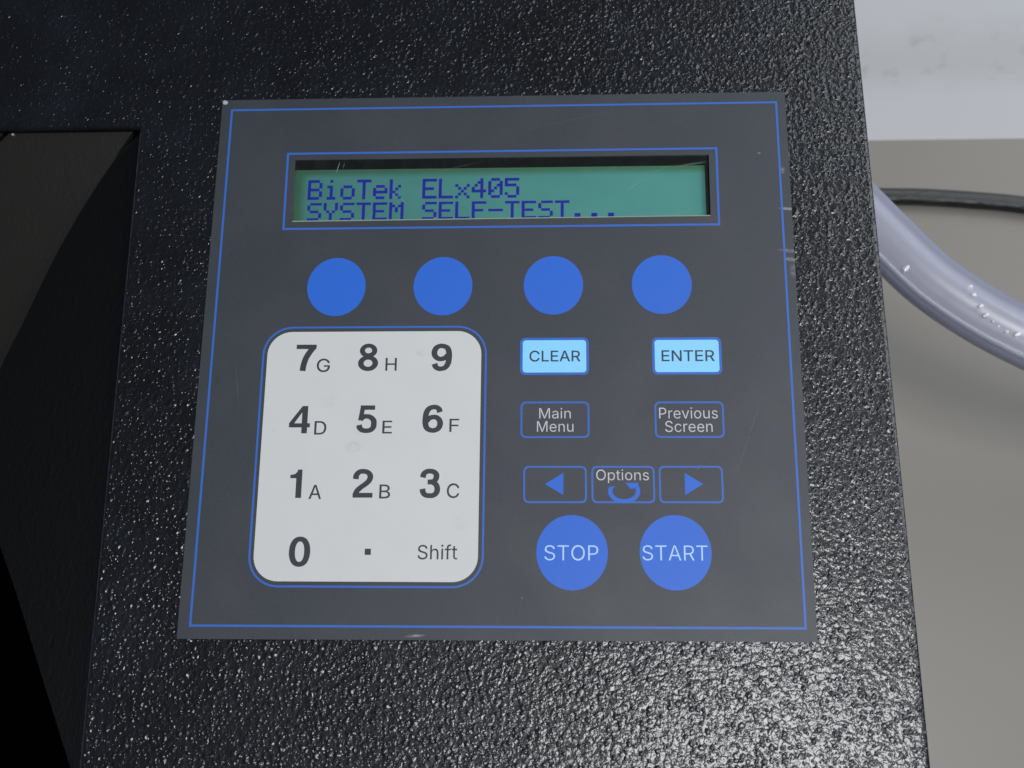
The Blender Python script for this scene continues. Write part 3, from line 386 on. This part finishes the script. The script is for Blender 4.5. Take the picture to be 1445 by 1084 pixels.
DIGIT = {
 '0': [oval(.35, .5, .35, .5, 2.25), oval(.35, .5, .152, .338, 2.2, flip=True)],
 '1': [[(.417, 0), (.417, 1), (.265, 1), (.235, .915), (.17, .85), (.09, .82), (0, .81), (0, .695), (.215, .695), (.215, 0)]],
 '2': [ribbon([(.095, .645), (.115, .79), (.215, .895), (.345, .917), (.48, .89), (.575, .80), (.588, .69), (.54, .575), (.42, .46), (.27, .35), (.15, .22), (.11, .08)]), [(0.012, 0), (.69, 0), (.69, .165), (.012, .165)]],
 '3': [ribbon([(.10, .70), (.135, .83), (.235, .905), (.35, .917), (.475, .89), (.555, .81), (.56, .69), (.50, .59), (.40, .553), (.27, .545)]), ribbon([(.27, .548), (.42, .54), (.545, .47), (.602, .34), (.58, .19), (.48, .10), (.35, .083), (.21, .105), (.125, .19), (.095, .315)])],
 '4': [[(.425, 0), (.615, 0), (.615, 1), (.425, 1)], [(0, .215), (.705, .215), (.705, .365), (0, .365)], [(0, .23), (.17, .36), (.44, .79), (.52, 1), (.43, 1), (0, .375)]],
 '5': [[(.125, .84), (.625, .84), (.625, 1), (.125, 1)], [(.055, .455), (.215, .455), (.275, .86), (.27, 1), (.135, 1)], ribbon([(.135, .49), (.23, .58), (.35, .603), (.48, .57), (.58, .47), (.603, .34), (.58, .20), (.48, .105), (.35, .083), (.21, .105), (.125, .18), (.095, .29)])],
 '6': [ribbon(SIX)], '9': [ribbon([(.7-x, 1-y) for x, y in SIX])],
 '7': [[(0, .835), (.68, .835), (.68, 1), (0, 1)], ribbon([(.60, .93), (.46, .72), (.345, .50), (.275, .25), (.245, 0)], .20, .20), [(.50, .835), (.68, .835), (.68, .88), (.56, .90)]],
 '8': [oval(.35, .745, .305, .255), oval(.35, .75, .125, .105, flip=True), oval(.35, .285, .35, .285), oval(.35, .285, .155, .13, flip=True)]}
def glyph_tris(ch, dx, bold):
    from mathutils.geometry import delaunay_2d_cdt
    if ch in DIGIT:
        Cs = [[(x+dx*.001, y) for x, y in (C if sum(C[i-1][0]*C[i][1]-C[i][0]*C[i-1][1] for i in range(len(C))) > 0 or len(C) == 40 else C[::-1])] for C in DIGIT[ch]]
    else: Cs = [contour(sp, dx, bold) for sp in GLYPH[ch]]
    V, E = [], []
    for C in Cs:
        k = len(V); V += [Vector(p) for p in C]; E += [(k+i, k+(i+1) % len(C)) for i in range(len(C))]
    v2, e2, f2 = delaunay_2d_cdt(V, E, [], 0, 1e-6)[:3]
    T = [f for f in f2 if sum(winding(((v2[f[0]].x+v2[f[1]].x+v2[f[2]].x)/3, (v2[f[0]].y+v2[f[1]].y+v2[f[2]].y)/3), C) for C in Cs)]
    return [tuple(v) for v in v2], T
def text(name, s, cx, cy, wd, ht, z0, z1, mat, parent, bold=0.0, label=None, track=0):
    """outline lettering as a thin printed layer, fitted to its printed size in mm"""
    x = 0; V, F = [], []
    for ch in s:
        v2, T = glyph_tris(ch, x, bold); k = len(V)
        V += v2; F += [tuple(i+k for i in t) for t in T]; x += ADV[ch] + track
    used = sorted({i for f in F for i in f}); ix = {v: i for i, v in enumerate(used)}
    V = [V[i] for i in used]; F = [tuple(ix[i] for i in f) for f in F]
    xs = [v[0] for v in V]; ys = [v[1] for v in V]
    mx, my = (min(xs)+max(xs))/2, (min(ys)+max(ys))/2
    sx, sy = wd/(max(xs)-min(xs)), ht/(max(ys)-min(ys))
    V = [((x-mx)*sx+cx, (y-my)*sy+cy) for x, y in V]
    F = [f if (V[f[1]][0]-V[f[0]][0])*(V[f[2]][1]-V[f[0]][1])-(V[f[1]][1]-V[f[0]][1])*(V[f[2]][0]-V[f[0]][0]) > 0 else f[::-1] for f in F]
    n = len(V); cnt = {}
    for f in F:
        for i in range(3): cnt[(f[i], f[(i+1) % 3])] = 1
    side = [(a, b) for (a, b) in cnt if (b, a) not in cnt]
    VV = [(x, y, z1) for x, y in V]+[(x, y, z0) for x, y in V]
    FF = list(F)+[(b, a, a+n, b+n) for a, b in side]
    o = mesh(name, VV, FF, mat, parent, org=(cx, cy, z0), recalc=False)
    if label: o['label'] = label
    return o

# ------------------------------------------------------------------ setting: bench, wall
BENCH = -140.0
def bench_mat():
    n = NT('grey_laminate')
    g = n.noise(n.mapping((6, 3, 6)), 1, 3, .5); f = n.noise(n.mapping(1500), 1, 3, .6)
    c = n.mix(g, (.186, .174, .154), (.224, .210, .187))
    c = n.mix(n.math('MULTIPLY', f, .12), c, (.12, .12, .11))
    st = n.ramp(n.noise(n.mapping(28), 1, 5, .6), [(.58, 0), (.8, 1)])
    c = n.mix(n.math('MULTIPLY', st, .25), c, (.20, .19, .16))
    n.l(c, n.p.inputs['Base Color']); setp(n.p, Roughness=.42, Specular_IOR_Level=.4)
    n.l(n.bump(f, .00003), n.p.inputs['Normal']); return n.m
tag(mesh('bench_top', *box(-900, 900, -700, 124, BENCH-30, BENCH), bench_mat()), kind='structure')
BAND0, BAND1 = .0255, .0455
def wall_mat():
    n = NT('scuffed_white_laminate')
    sep = n.n('ShaderNodeSeparateXYZ'); n.l(n.tc.outputs['Object'], sep.inputs[0])
    wob = n.math('MULTIPLY', n.math('SUBTRACT', n.noise(n.mapping((25, 25, 25)), 1, 3), .5), .02)
    z = n.math('ADD', sep.outputs[1], wob)
    band = n.math('MULTIPLY', n.math('ADD', n.math('MULTIPLY', n.math('SUBTRACT', z, BAND0), 70), .5, clamp=True),
                  n.math('ADD', n.math('MULTIPLY', n.math('SUBTRACT', BAND1, z), 60), .5, clamp=True))
    c = n.mix(n.math('MULTIPLY', band, .75), (.44, .448, .465), (.375, .378, .385))
    sp = n.ramp(n.noise(n.mapping((110, 150, 110)), 1, 3, .6), [(.58, 0), (.74, 1)])
    c = n.mix(n.math('MULTIPLY', n.math('MULTIPLY', sp, band), .6), c, (.27, .265, .27))
    n.l(c, n.p.inputs['Base Color']); setp(n.p, Roughness=.6, Specular_IOR_Level=.3)
    return n.m
tag(mesh('white_counter', *box(-900, 900, 124.3, 700, BENCH-30, BENCH-1.5), wall_mat(), org=(0, 124, BENCH)), kind='structure')

# ------------------------------------------------------------------ the instrument
inst = empty('lab_instrument', (0, 0, BENCH))
tag(inst, 'black textured laboratory washer with a dark grey keypad panel and a green display', 'instrument')

# housing: L-shaped top with the plate bay cut out at the left, a hole for the display
outl = [(-330, 58), (-89.6, 58), (-87.5, -170), (91.9, -170), (87.3, 114), (-330, 114)]
hole = [(-54, 29.5), (50.3, 29.5), (50.3, 49.0), (-54, 49.0)]
def inset(P, d):
    n = len(P); Q = []
    for i in range(n):
        a, b, c = Vector(P[i-1]), Vector(P[i]), Vector(P[(i+1) % n])
        e1 = (b-a).normalized(); e2 = (c-b).normalized()
        n1 = Vector((-e1.y, e1.x)); n2 = Vector((-e2.y, e2.x))
        m = (n1+n2); m = m/m.dot(n1) if abs(m.dot(n1)) > 1e-6 else n1
        Q.append(tuple(b+m*d))
    return Q
if True:
    area2 = sum(outl[i-1][0]*outl[i][1]-outl[i][0]*outl[i-1][1] for i in range(6))
    if area2 < 0: outl = outl[::-1]
    r = 1.1; loops = []
    for k in range(6):
        a = rad(90*k/5); loops.append((inset(outl, r-r*math.sin(a)), -r+r*math.cos(a)))
    loops.append((outl, BENCH+8))
    bm = bmesh.new(); L = []
    for P, z in loops: L.append([bm.verts.new((x*MM, y*MM, (z-BENCH)*MM)) for x, y in P])
    for A, B in zip(L, L[1:]):
        for i in range(6):
            f = bm.faces.new((A[i], A[(i+1) % 6], B[(i+1) % 6], B[i])); f.smooth = True
    H = [bm.verts.new((x*MM, y*MM, -BENCH*MM)) for x, y in hole]
    E = [bm.edges.get((L[0][i], L[0][(i+1) % 6])) for i in range(6)] + [bm.edges.new((H[i], H[(i+1) % 4])) for i in range(4)]
    res = bmesh.ops.triangle_fill(bm, edges=E, use_beauty=True)
    H2 = [bm.verts.new((x*MM, y*MM, (-3-BENCH)*MM)) for x, y in hole]
    for i in range(4): bm.faces.new((H[i], H[(i+1) % 4], H2[(i+1) % 4], H2[i]))
    bmesh.ops.recalc_face_normals(bm, faces=bm.faces[:])
    me = bpy.data.meshes.new('housing'); bm.to_mesh(me); bm.free()
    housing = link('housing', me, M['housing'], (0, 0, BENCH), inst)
    V, F = join([prism(ell(x, y, 9, 9, 20), BENCH, BENCH+8) for x, y in ((70, -150), (-70, -150), (70, 95), (-300, 95))])
    for x, y in ((70, -150), (-70, -150), (70, 95), (-300, 95)):
        mesh('rubber_foot', *prism(ell(x, y, 9, 9, 20), BENCH, BENCH+8), M['recess'], inst)

# membrane overlay with the display window cut out
ZT = .42
ov = [(-69.0, 65.2), (68.95, 65.2), (68.85, -64.9), (-69.15, -65.2)]
hl = [(-49.85, 48.7), (50.05, 48.75), (49.95, 32.95), (-49.75, 32.5)]
panel = mesh('control_panel', *ring(ov, hl, .03, ZT), M['film'], inst, org=(0, 0, .03))
panel['label'] = 'dark grey membrane panel with blue outlines'
P0, P1 = ZT-.05, ZT+.045      # printed layers, a hair proud of the film
fr = [(-66.45, 62.4), (66.7, 62.4), (66.5, -62.1), (-66.4, -62.35)]
mesh('border_line', *ring(*quad_ring(fr, .50), P0, P1), M['line'], panel)
lf = [(-51.72, 50.38), (51.9, 50.4), (51.8, 30.75), (-51.65, 30.65)]
mesh('display_outline', *ring(*quad_ring(lf, .52), P0, P1), M['line'], panel)

# display: recess walls, glass, characters, clear window, bottom rim
disp = mesh('display', *box(-53, 49.6, 27.5, 48.35, -6.2, -4.4), lcd_material(-1.7, 37.925), inst)
disp['label'] = 'green liquid crystal display with two lines of indigo text'
rc = join([box(-53.9, 50.2, 48.36, 48.9, -5, 0.02), box(49.62, 50.2, 29.6, 48.34, -5, 0.02), box(-53.9, -53.05, 29.6, 48.34, -5, .02), box(-53.0, 49.6, 29.6, 30.2, -4.38, .02)])
mesh('display_recess', *rc, M['recess'], inst)
FONT = {'B': ["11110", "10001", "10001", "11110", "10001", "10001", "11110"], 'i': ["00100", "00000", "01100", "00100", "00100", "00100", "01110"],
 'o': ["00000", "00000", "01110", "10001", "10001", "10001", "01110"], 'T': ["11111", "00100", "00100", "00100", "00100", "00100", "00100"],
 'e': ["00000", "00000", "01110", "10001", "11111", "10000", "01110"], 'k': ["10000", "10000", "10010", "10100", "11000", "10100", "10010"],
 'E': ["11111", "10000", "10000", "11110", "10000", "10000", "11111"], 'L': ["10000", "10000", "10000", "10000", "10000", "10000", "11111"],
 'x': ["00000", "00000", "10001", "01010", "00100", "01010", "10001"], '4': ["00010", "00110", "01010", "10010", "11111", "00010", "00010"],
 '0': ["01110", "10001", "10011", "10101", "11001", "10001", "01110"], '5': ["11111", "10000", "11110", "00001", "00001", "10001", "01110"],
 'S': ["01111", "10000", "10000", "01110", "00001", "00001", "11110"], 'Y': ["10001", "10001", "10001", "01010", "00100", "00100", "00100"],
 'M': ["10001", "11011", "10101", "10101", "10001", "10001", "10001"], 'F': ["11111", "10000", "10000", "11110", "10000", "10000", "10000"],
 '-': ["00000", "00000", "00000", "11111", "00000", "00000", "00000"], '.': ["00000", "00000", "00000", "00000", "00000", "01100", "01100"]}
PX, PY, CP = .70, .765, 4.04
for row, (s, x0, y0) in enumerate((("BioTek ELx405", -47.45, 45.62), ("SYSTEM SELF-TEST...", -47.35, 39.50))):
    for k, ch in enumerate(s):
        if ch == ' ': continue
        PY = .755 if row == 0 else .67
        pr = []
        for r_, line in enumerate(FONT[ch]):
            for c_, b in enumerate(line):
                if b == '1':
                    X = x0+k*CP+c_*PX; Y = y0-r_*PY
                    pr.append(box(X-.03, X+PX+.02-.0*c_, Y-PY+.01, Y-.01, -4.41, -4.36+.002*((r_*5+c_) % 7)))
        mesh('display_character', *join(pr), M['lcd_dot'], disp)
pane = mesh('display_window', *box(-49.8, 49.9, 32.99, 48.68, .10, .28), film_material('clear_window_film', (.97, .99, .98), 1.0, .12, 0.05, 40.835, True), inst)
rim = mesh('window_edge', *prism([(-49.7, 32.54), (49.9, 32.97), (49.9, 33.22), (-49.7, 32.82)], .05, .33), M['rim'], inst)
mesh('window_edge', *prism([(49.72, 33.3), (49.98, 33.3), (50.0, 48.6), (49.74, 48.6)], .05, .30), M['recess'], inst)

# round soft keys under the display
for x in (-38.12, -12.96, 12.88, 38.02):
    mesh('round_key', *prism(ell(x, 15.88, 6.92, 7.24), P0, P1+.01), M['blue'], inst)

# number pad
pad = mesh('number_pad', *prism(rrect(-28.55, -23.96, 49.75, 57.5, 5.6, 12), P0, P1), pad_material(-28.55, -23.96), inst)
pad['label'] = 'off-white keypad with rounded corners'
mesh('pad_outline', *ring(rrect(-28.5, -23.98, 52.2, 60.1, 6.9, 12), rrect(-28.5, -23.98, 51.3, 59.2, 6.45, 12), P0, P1), M['line'], inst)
N0, N1 = P1-.01, P1+.03
for s, (x, y, a, b) in {'7': (-44.31, -1.53, 4.67, 6.4), '8': (-29.81, -1.45, 4.65, 6.6), '9': (-12.8, -1.53, 4.78, 6.6), '4': (-44.92, -16.2, 4.8, 6.4), '5': (-29.55, -16.13, 4.65, 6.45), '6': (-14.45, -16.05, 4.72, 6.55),
                        '1': (-44.95, -31.0, 2.69, 6.45), '2': (-29.79, -30.88, 4.55, 6.5), '3': (-14.68, -30.9, 4.6, 6.65), '0': (-43.21, -46.2, 4.74, 6.65)}.items():
    text('numeral', s, x, y, a, b, N0, N1, M['ink'], pad, bold=.020, label='bold dark numeral ' + s)
for s, (x, y, a, b) in {'G': (-40.17, -3.34, 3.05, 3.25), 'H': (-24.45, -3.15, 2.6, 3.05), 'D': (-40.08, -18.13, 2.75, 3.15), 'E': (-24.79, -17.98, 2.2, 2.98), 'F': (-9.54, -17.6, 2.2, 3.05),
                        'A': (-40.49, -32.85, 2.85, 3.2), 'B': (-24.77, -32.74, 2.45, 3.15), 'C': (-9.46, -32.55, 2.8, 3.35)}.items():
    text('letter', s, x, y, a, b, N0, N1, M['ink'], pad, bold=.003, label='thin dark letter ' + s)
mesh('decimal_point', *box(-28.7, -27.35, -46.85, -45.5, N0, N1), M['ink'], pad)
text('lettering', 'Shift', -12.61, -46.17, 8.78, 3.33, N0, N1, M['ink'], pad, bold=.001, label='word Shift')

# rectangular keys
def key(name, cx, cy, wd, ht, line=.55, fill=None, label=None, r=1.2):
    o = mesh(name, *ring(rrect(cx, cy, wd+line/2, ht+line/2, r), rrect(cx, cy, wd-line*1.5, ht-line*1.5, r-.8*line), P0, P1), M['line'], inst)
    if label: o['label'] = label
    if fill: mesh('key_face', *prism(rrect(cx, cy, wd-line*1.5+.06, ht-line*1.5+.06, r-.6*line), P0+.01, P1-.008), M[fill], o)
    return o
k = key('clear_key', 13.12, -1.40, 15.45, 8.6, .60, 'light_blue', 'light blue key with blue border reading CLEAR')
text('lettering', 'CLEAR', 13.24, -1.35, 11.67, 2.65, N0, N1, M['ink'], k, bold=.005)
k = key('enter_key', 43.28, -1.45, 15.45, 8.55, .60, 'light_blue', 'light blue key with blue border reading ENTER')
text('lettering', 'ENTER', 43.56, -1.4, 12.01, 2.6, N0, N1, M['ink'], k, bold=.005)
k = key('main_menu_key', 13.22, -16.34, 15.35, 8.25, .42)
text('lettering', 'Main', 13.23, -14.84, 7.11, 2.47, P0, P1, M['white_ink'], k, bold=-.004)
text('lettering', 'Menu', 13.27, -17.91, 8.2, 2.47, P0, P1, M['white_ink'], k, bold=-.004)
k = key('previous_screen_key', 43.36, -16.38, 15.3, 8.2, .42)
text('lettering', 'Previous', 43.2, -14.84, 13.1, 2.6, P0, P1, M['white_ink'], k, bold=-.004)
text('lettering', 'Screen', 43.2, -17.94, 10.55, 2.6, P0, P1, M['white_ink'], k, bold=-.004)
k = key('left_arrow_key', 13.21, -31.13, 13.9, 8.15, .42)
mesh('arrow_mark', *prism([(11.0, -31.03), (15.05, -33.5), (15.1, -28.5)], P0, P1), M['blue'], k)
k = key('options_key', 28.3, -31.12, 13.8, 8.15, .42)
text('lettering', 'Options', 28.21, -29.27, 11.66, 3.1, P0, P1+.012, M['white_ink'], k, bold=-.004)
nA = 48; lo, li = [], []
for i in range(nA+1):
    t = i/nA; a = rad(158+(385-158)*t); b = rad(138+(380-138)*t)
    lo.append((28.5+3.56*math.cos(a), -32.65+2.70*math.sin(a))); li.append((28.5+2.58*math.cos(b), -32.65+1.76*math.sin(b)))
V, F = join([ring(lo, li, P0, P1+.006, False), prism([(28.8, -30.74), (29.9, -32.08), (30.8, -32.0), (31.72, -31.55), (31.62, -30.74)], P0, P1+.010)])
mesh('arrow_mark', V, F, M['blue'], k)
k = key('right_arrow_key', 43.28, -31.11, 13.95, 8.15, .42)
mesh('arrow_mark', *prism([(45.95, -31.0), (41.9, -28.5), (41.9, -33.48)], P0, P1), M['blue'], k)
k = mesh('stop_key', *prism(ell(16.93, -46.16, 7.82, 8.2), P0, P1), M['blue'], inst)
text('lettering', 'STOP', 16.77, -46.25, 11.78, 3.35, N0, N1, M['pale_ink'], k, bold=-.006)
k = mesh('start_key', *prism(ell(39.43, -46.10, 7.80, 8.18), P0, P1), M['blue'], inst)
text('lettering', 'START', 39.3, -46.2, 14.1, 3.33, N0, N1, M['pale_ink'], k, bold=-.006)

# plate bay at the left: dull cover plates, curved side cheek, deep dark well
def bay_mat():
    n = NT('dull_brown_black_metal')
    f = n.noise(n.mapping(900), 1, 3, .6); g = n.noise(n.mapping(30), 1, 4, .6)
    c = n.mix(g, (.0062, .0060, .0050), (.0090, .0087, .0072)); n.l(c, n.p.inputs['Base Color'])
    setp(n.p, Roughness=.55, Specular_IOR_Level=.3); n.l(n.bump(f, .00006), n.p.inputs['Normal']); return n.m
def cheek_mat():
    n = NT('fine_textured_black_paint')
    f = n.noise(n.mapping((900, 420, 900), .4), 1, 3, .6, .6)
    n.l(n.bump(f, .00007), n.p.inputs['Normal'])
    n.p.inputs['Base Color'].default_value = (.0016, .0019, .0025, 1); setp(n.p, Roughness=.36, Specular_IOR_Level=.30); return n.m
CAMP = Vector((15.4347, -75.8561, 249.5984))
bm_, cm_ = bay_mat(), cheek_mat()
PROF = [(58.0, -1.6), (54, -2.9), (50, -4.3), (45, -5.8), (40, -7.1), (34, -8.4), (28, -9.5), (20, -10.5), (8, -11.6), (-6, -12.5), (-20, -13.4), (-24, -16), (-25, -40)]
FINE = sorted({y for y, z in PROF} | {58-.8*i for i in range(96)}, reverse=True)
def seam_x(y): return max(-175.0, -123.6 + (y-58.3)/.86)
def plate(name, left, right, sx=None):
    V, F = [], []
    rows = [(y, prof(y)) for y in FINE]
    for y, z in rows:
        V += [(left(y), y, z), (right(y), y, z)]
    n = len(rows)
    for y, z in rows: V += [(left(y), y, z-1.5), (right(y), y, z-1.5)]
    for i in range(n-1):
        a = 2*i; F.append((a, a+1, a+3, a+2)); b = 2*n+2*i; F.append((b, b+2, b+3, b+1))
        F.append((a, a+2, b+2, b)); F.append((a+1, b+1, b+3, a+3))
    F += [(0, 2*n, 2*n+1, 1), (2*n-2, 2*n-1, 4*n-1, 4*n-2)]
    return mesh(name, V, F, bm_, inst)
arc = [(-91.66, 58.4), (-95.98, 52.9), (-99.75, 46.2), (-103.2, 39.2), (-106.6, 31.6), (-109.3, 24.8), (-111.4, 18.97), (-113.2, 13.6), (-115.3, 7.5), (-118.3, -.5), (-120.9, -9.4), (-122.2, -19), (-121.4, -27), (-118.0, -36),
       (-113.31, -44.9), (-108.2, -55.5), (-100.2, -73.5), (-92.19, -91.27), (-85.27, -106.0)]
arc = [(x+.2, y) for x, y in arc]
def prof(y):
    for (y0, z0), (y1, z1) in zip(PROF, PROF[1:]):
        if y1 <= y <= y0: return z0+(z1-z0)*(y0-y)/(y0-y1)
    return -40
def lerp_arc(y):
    for (x0, y0), (x1, y1) in zip(arc, arc[1:]):
        if y1 <= y <= y0: return x0+(x1-x0)*(y0-y)/(y0-y1)
    return arc[-1][0]
plate('bay_cover', lambda y: seam_x(y)+.75, lambda y: lerp_arc(y)+(.5 if y < 42 else .02))
plate('bay_cover', lambda y: -330, lambda y: seam_x(y)-.75)
ys_ = [58.4-i*1.6 for i in range(103)]; V, F = [], []
for y in ys_:
    zt = -3.9
    V += [(lerp_arc(y), y, zt), (-84.5, y, zt), (lerp_arc(y), y, zt-1.9), (-84.5, y, zt-1.9)]
for i in range(len(ys_)-1):
    a = 4*i; F += [(a, a+1, a+5, a+4), (a+2, a+6, a+7, a+3), (a, a+4, a+6, a+2), (a+1, a+3, a+7, a+5)]
F += [(0, 2, 3, 1), (len(V)-4, len(V)-3, len(V)-1, len(V)-2)]
ck = mesh('side_cheek', V, F, cm_, inst, smooth=False); ck['label'] = 'curved black side plate of the bay'
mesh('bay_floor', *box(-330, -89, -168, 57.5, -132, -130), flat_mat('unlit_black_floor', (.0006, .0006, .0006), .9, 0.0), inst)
mesh('paint_chip', *prism(ell(-122.1, 57.6, .38, .3, 9), -2.1, -1.3), flat_mat('bare_metal_chip', (.30, .28, .25), .5), inst)

# ------------------------------------------------------------------ hose and cable beside the instrument
def sweep(path, prof, cap=True):
    V, F = [], []; n = len(prof)
    for i, p in enumerate(path):
        t = (path[min(i+1, len(path)-1)]-path[max(i-1, 0)]).normalized()
        s = t.cross(Vector((0, 0, 1))).normalized(); u = s.cross(t)
        for a, b in prof: V.append(tuple(p+s*a+u*b))
    for i in range(len(path)-1):
        for k in range(n):
            j = (k+1) % n; F.append((i*n+k, i*n+j, (i+1)*n+j, (i+1)*n+k))
    if cap: F += [tuple(range(n)), tuple(range((len(path)-1)*n, len(path)*n))[::-1]]
    return V, F
circ = lambda r, n=28: [(r*math.cos(2*math.pi*i/n), r*math.sin(2*math.pi*i/n)) for i in range(n)]
def hose_mat(name, a0, a1, col0, col1, tint, rough):
    n = NT(name); n.t.nodes.remove(n.p)
    lw = n.n('ShaderNodeLayerWeight', i_Blend=.5); f = n.ramp(lw.outputs['Facing'], [(.25, 0), (.80, 1)], 'EASE')
    df = n.n('ShaderNodeBsdfDiffuse'); n.l(n.mix(f, col0, col1), df.inputs[0])
    tl = n.n('ShaderNodeBsdfTranslucent'); n.l(n.mix(f, col0, col1), tl.inputs[0])
    ad = n.n('ShaderNodeMixShader', i_0=.3); n.l(df.outputs[0], ad.inputs[1]); n.l(tl.outputs[0], ad.inputs[2])
    tr = n.n('ShaderNodeBsdfTransparent'); tr.inputs[0].default_value = tint + (1,)
    m1 = n.n('ShaderNodeMixShader'); n.l(n.math('ADD', a0, n.math('MULTIPLY', f, a1-a0)), m1.inputs[0]); n.l(tr.outputs[0], m1.inputs[1]); n.l(ad.outputs[0], m1.inputs[2])
    gl = n.n('ShaderNodeBsdfGlossy'); gl.inputs['Roughness'].default_value = rough
    fr = n.n('ShaderNodeFresnel'); fr.inputs[0].default_value = 1.45
    m2 = n.n('ShaderNodeMixShader'); n.l(fr.outputs[0], m2.inputs[0]); n.l(m1.outputs[0], m2.inputs[1]); n.l(gl.outputs[0], m2.inputs[2])
    n.l(m2.outputs[0], n.out.inputs[0]); return n.m
hp = catmull([(87.5, 76.0, -60), (95.4, 67.2, -60), (101.9, 59.5, -60), (108.7, 51.3, -60), (119.6, 39.0, -60), (132.1, 29.0, -60), (144.3, 21.5, -60), (158, 15.0, -61), (180, 8, -66), (215, 2, -80), (260, 0, -105), (330, 2, -130), (420, 6, -131.6), (600, 40, -131.6), (890, 30, -131.6)])
hose = empty('drain_hose', (144, 21.5, -60))
tag(hose, 'clear bluish vinyl hose with water droplets curving away beside the black instrument', 'hose')
RO, RI = 8.3, 5.9
mesh('tube', *sweep(hp, circ(RO), False), hose_mat('clear_vinyl', .30, .62, (.72, .74, .90), (.42, .45, .68), (.97, .97, 1.0), .32), hose, smooth=True)
mesh('bore', *sweep(hp, circ(RI), False), hose_mat('inner_vinyl_wall', .13, .80, (.72, .73, .84), (.15, .18, .42), (.97, .97, 1.0), .36), hose, smooth=True)
wm = NT('water'); setp(wm.p, Roughness=.02, IOR=1.45, Transmission_Weight=.45, Specular_IOR_Level=1.0); wm.p.inputs['Base Color'].default_value = (.95, .96, 1, 1)
def droplet(x, y, z, a, b, rot=0):
    bm = bmesh.new(); bmesh.ops.create_uvsphere(bm, u_segments=14, v_segments=9, radius=1)
    V = []; c, s = math.cos(rad(rot)), math.sin(rad(rot))
    for v in bm.verts:
        px, py, pz = v.co.x*a, v.co.y*b, v.co.z*min(a, b)*.75
        px *= 1.25; py *= 1.25; V.append((x+px*c-py*s, y+px*s+py*c, z+pz*1.2))
    F = [tuple(v.index for v in f.verts) for f in bm.faces]; bm.free()
    return mesh('water_droplet', V, F, wm.m, hose, smooth=True)
DR = [(112.1, 40.9, 1.0, .55, 50), (129.3, 35.2, .75, .6, 10), (130.0, 32.8, .75, .6, -20), (131.7, 29.5, .7, .5, 30), (132.9, 26.9, .7, .5, 30), (138.0, 21.9, .45, .45, 0), (141.0, 21.2, .8, .6, 20), (134.6, 25.0, .3, .3, 0), (136, 23.6, .35, .22, -40)]
for x, y, a, b, r_ in DR:
    best = min(hp, key=lambda p: (p.x-x)**2+(p.y-y)**2); d2 = (best.x-x)**2+(best.y-y)**2
    # hang on the roof of the bore
    z = best.z+math.sqrt(max(1, RO*RO-min(d2, RO*RO-1)))+.05
    t = (z+56)/(249.6-(-56)); ox, oy = 15.43, -75.86      # slide along the roof as the wall rises
    droplet(x+(ox-x)*t, y+(oy-y)*t, z, a, b, r_)
port = mesh('hose_port', *join([ring([(x_, y_) for x_, y_ in ell(0, 0, 1, 1, 24)], [(x_, y_) for x_, y_ in ell(0, 0, .7, .7, 24)], 0, 1)]), M['recess'], inst)
for v in port.data.vertices:
    x_, y_, z_ = v.co/MM; v.co = Vector((z_*6-3, x_*10.5, y_*10.5))*MM
port.location = (Vector((88.6, 75.5, -60))-ORG['lab_instrument'])*MM

cp = catmull([(60, 103, -136.6), (100, 101.2, -136.6), (127.5, 100.1, -136.6), (145.3, 99.6, -136.6), (165, 98.0, -136.6), (181.6, 96.0, -136.6), (205, 91, -136.6), (260, 72, -136.6), (340, 40, -136.6), (560, 10, -136.6), (890, 60, -136.6)], 8)
two = [(1.35+1.5*math.cos(a), 1.75*math.sin(a)) for a in [rad(-115+230*i/12) for i in range(13)]] + [(-1.35-1.5*math.cos(a), 1.75*math.sin(-a)) for a in [rad(-115+230*i/12) for i in range(13)]]
def cable_mat():
    n = NT('black_rubber'); g = n.noise(n.mapping((300, 900, 900)), 1, 3)
    n.l(n.mix(g, (.005, .005, .006), (.017, .017, .017)), n.p.inputs['Base Color']); setp(n.p, Roughness=.4)
    n.l(n.bump(n.noise(n.mapping((250, 1600, 900)), 1, 2), .0003), n.p.inputs['Normal']); return n.m
V, F = sweep(cp, two)
tag(mesh('power_cable', V, F, cable_mat(), smooth=True), 'thin black power cable lying across the grey bench behind the clear hose', 'cable')
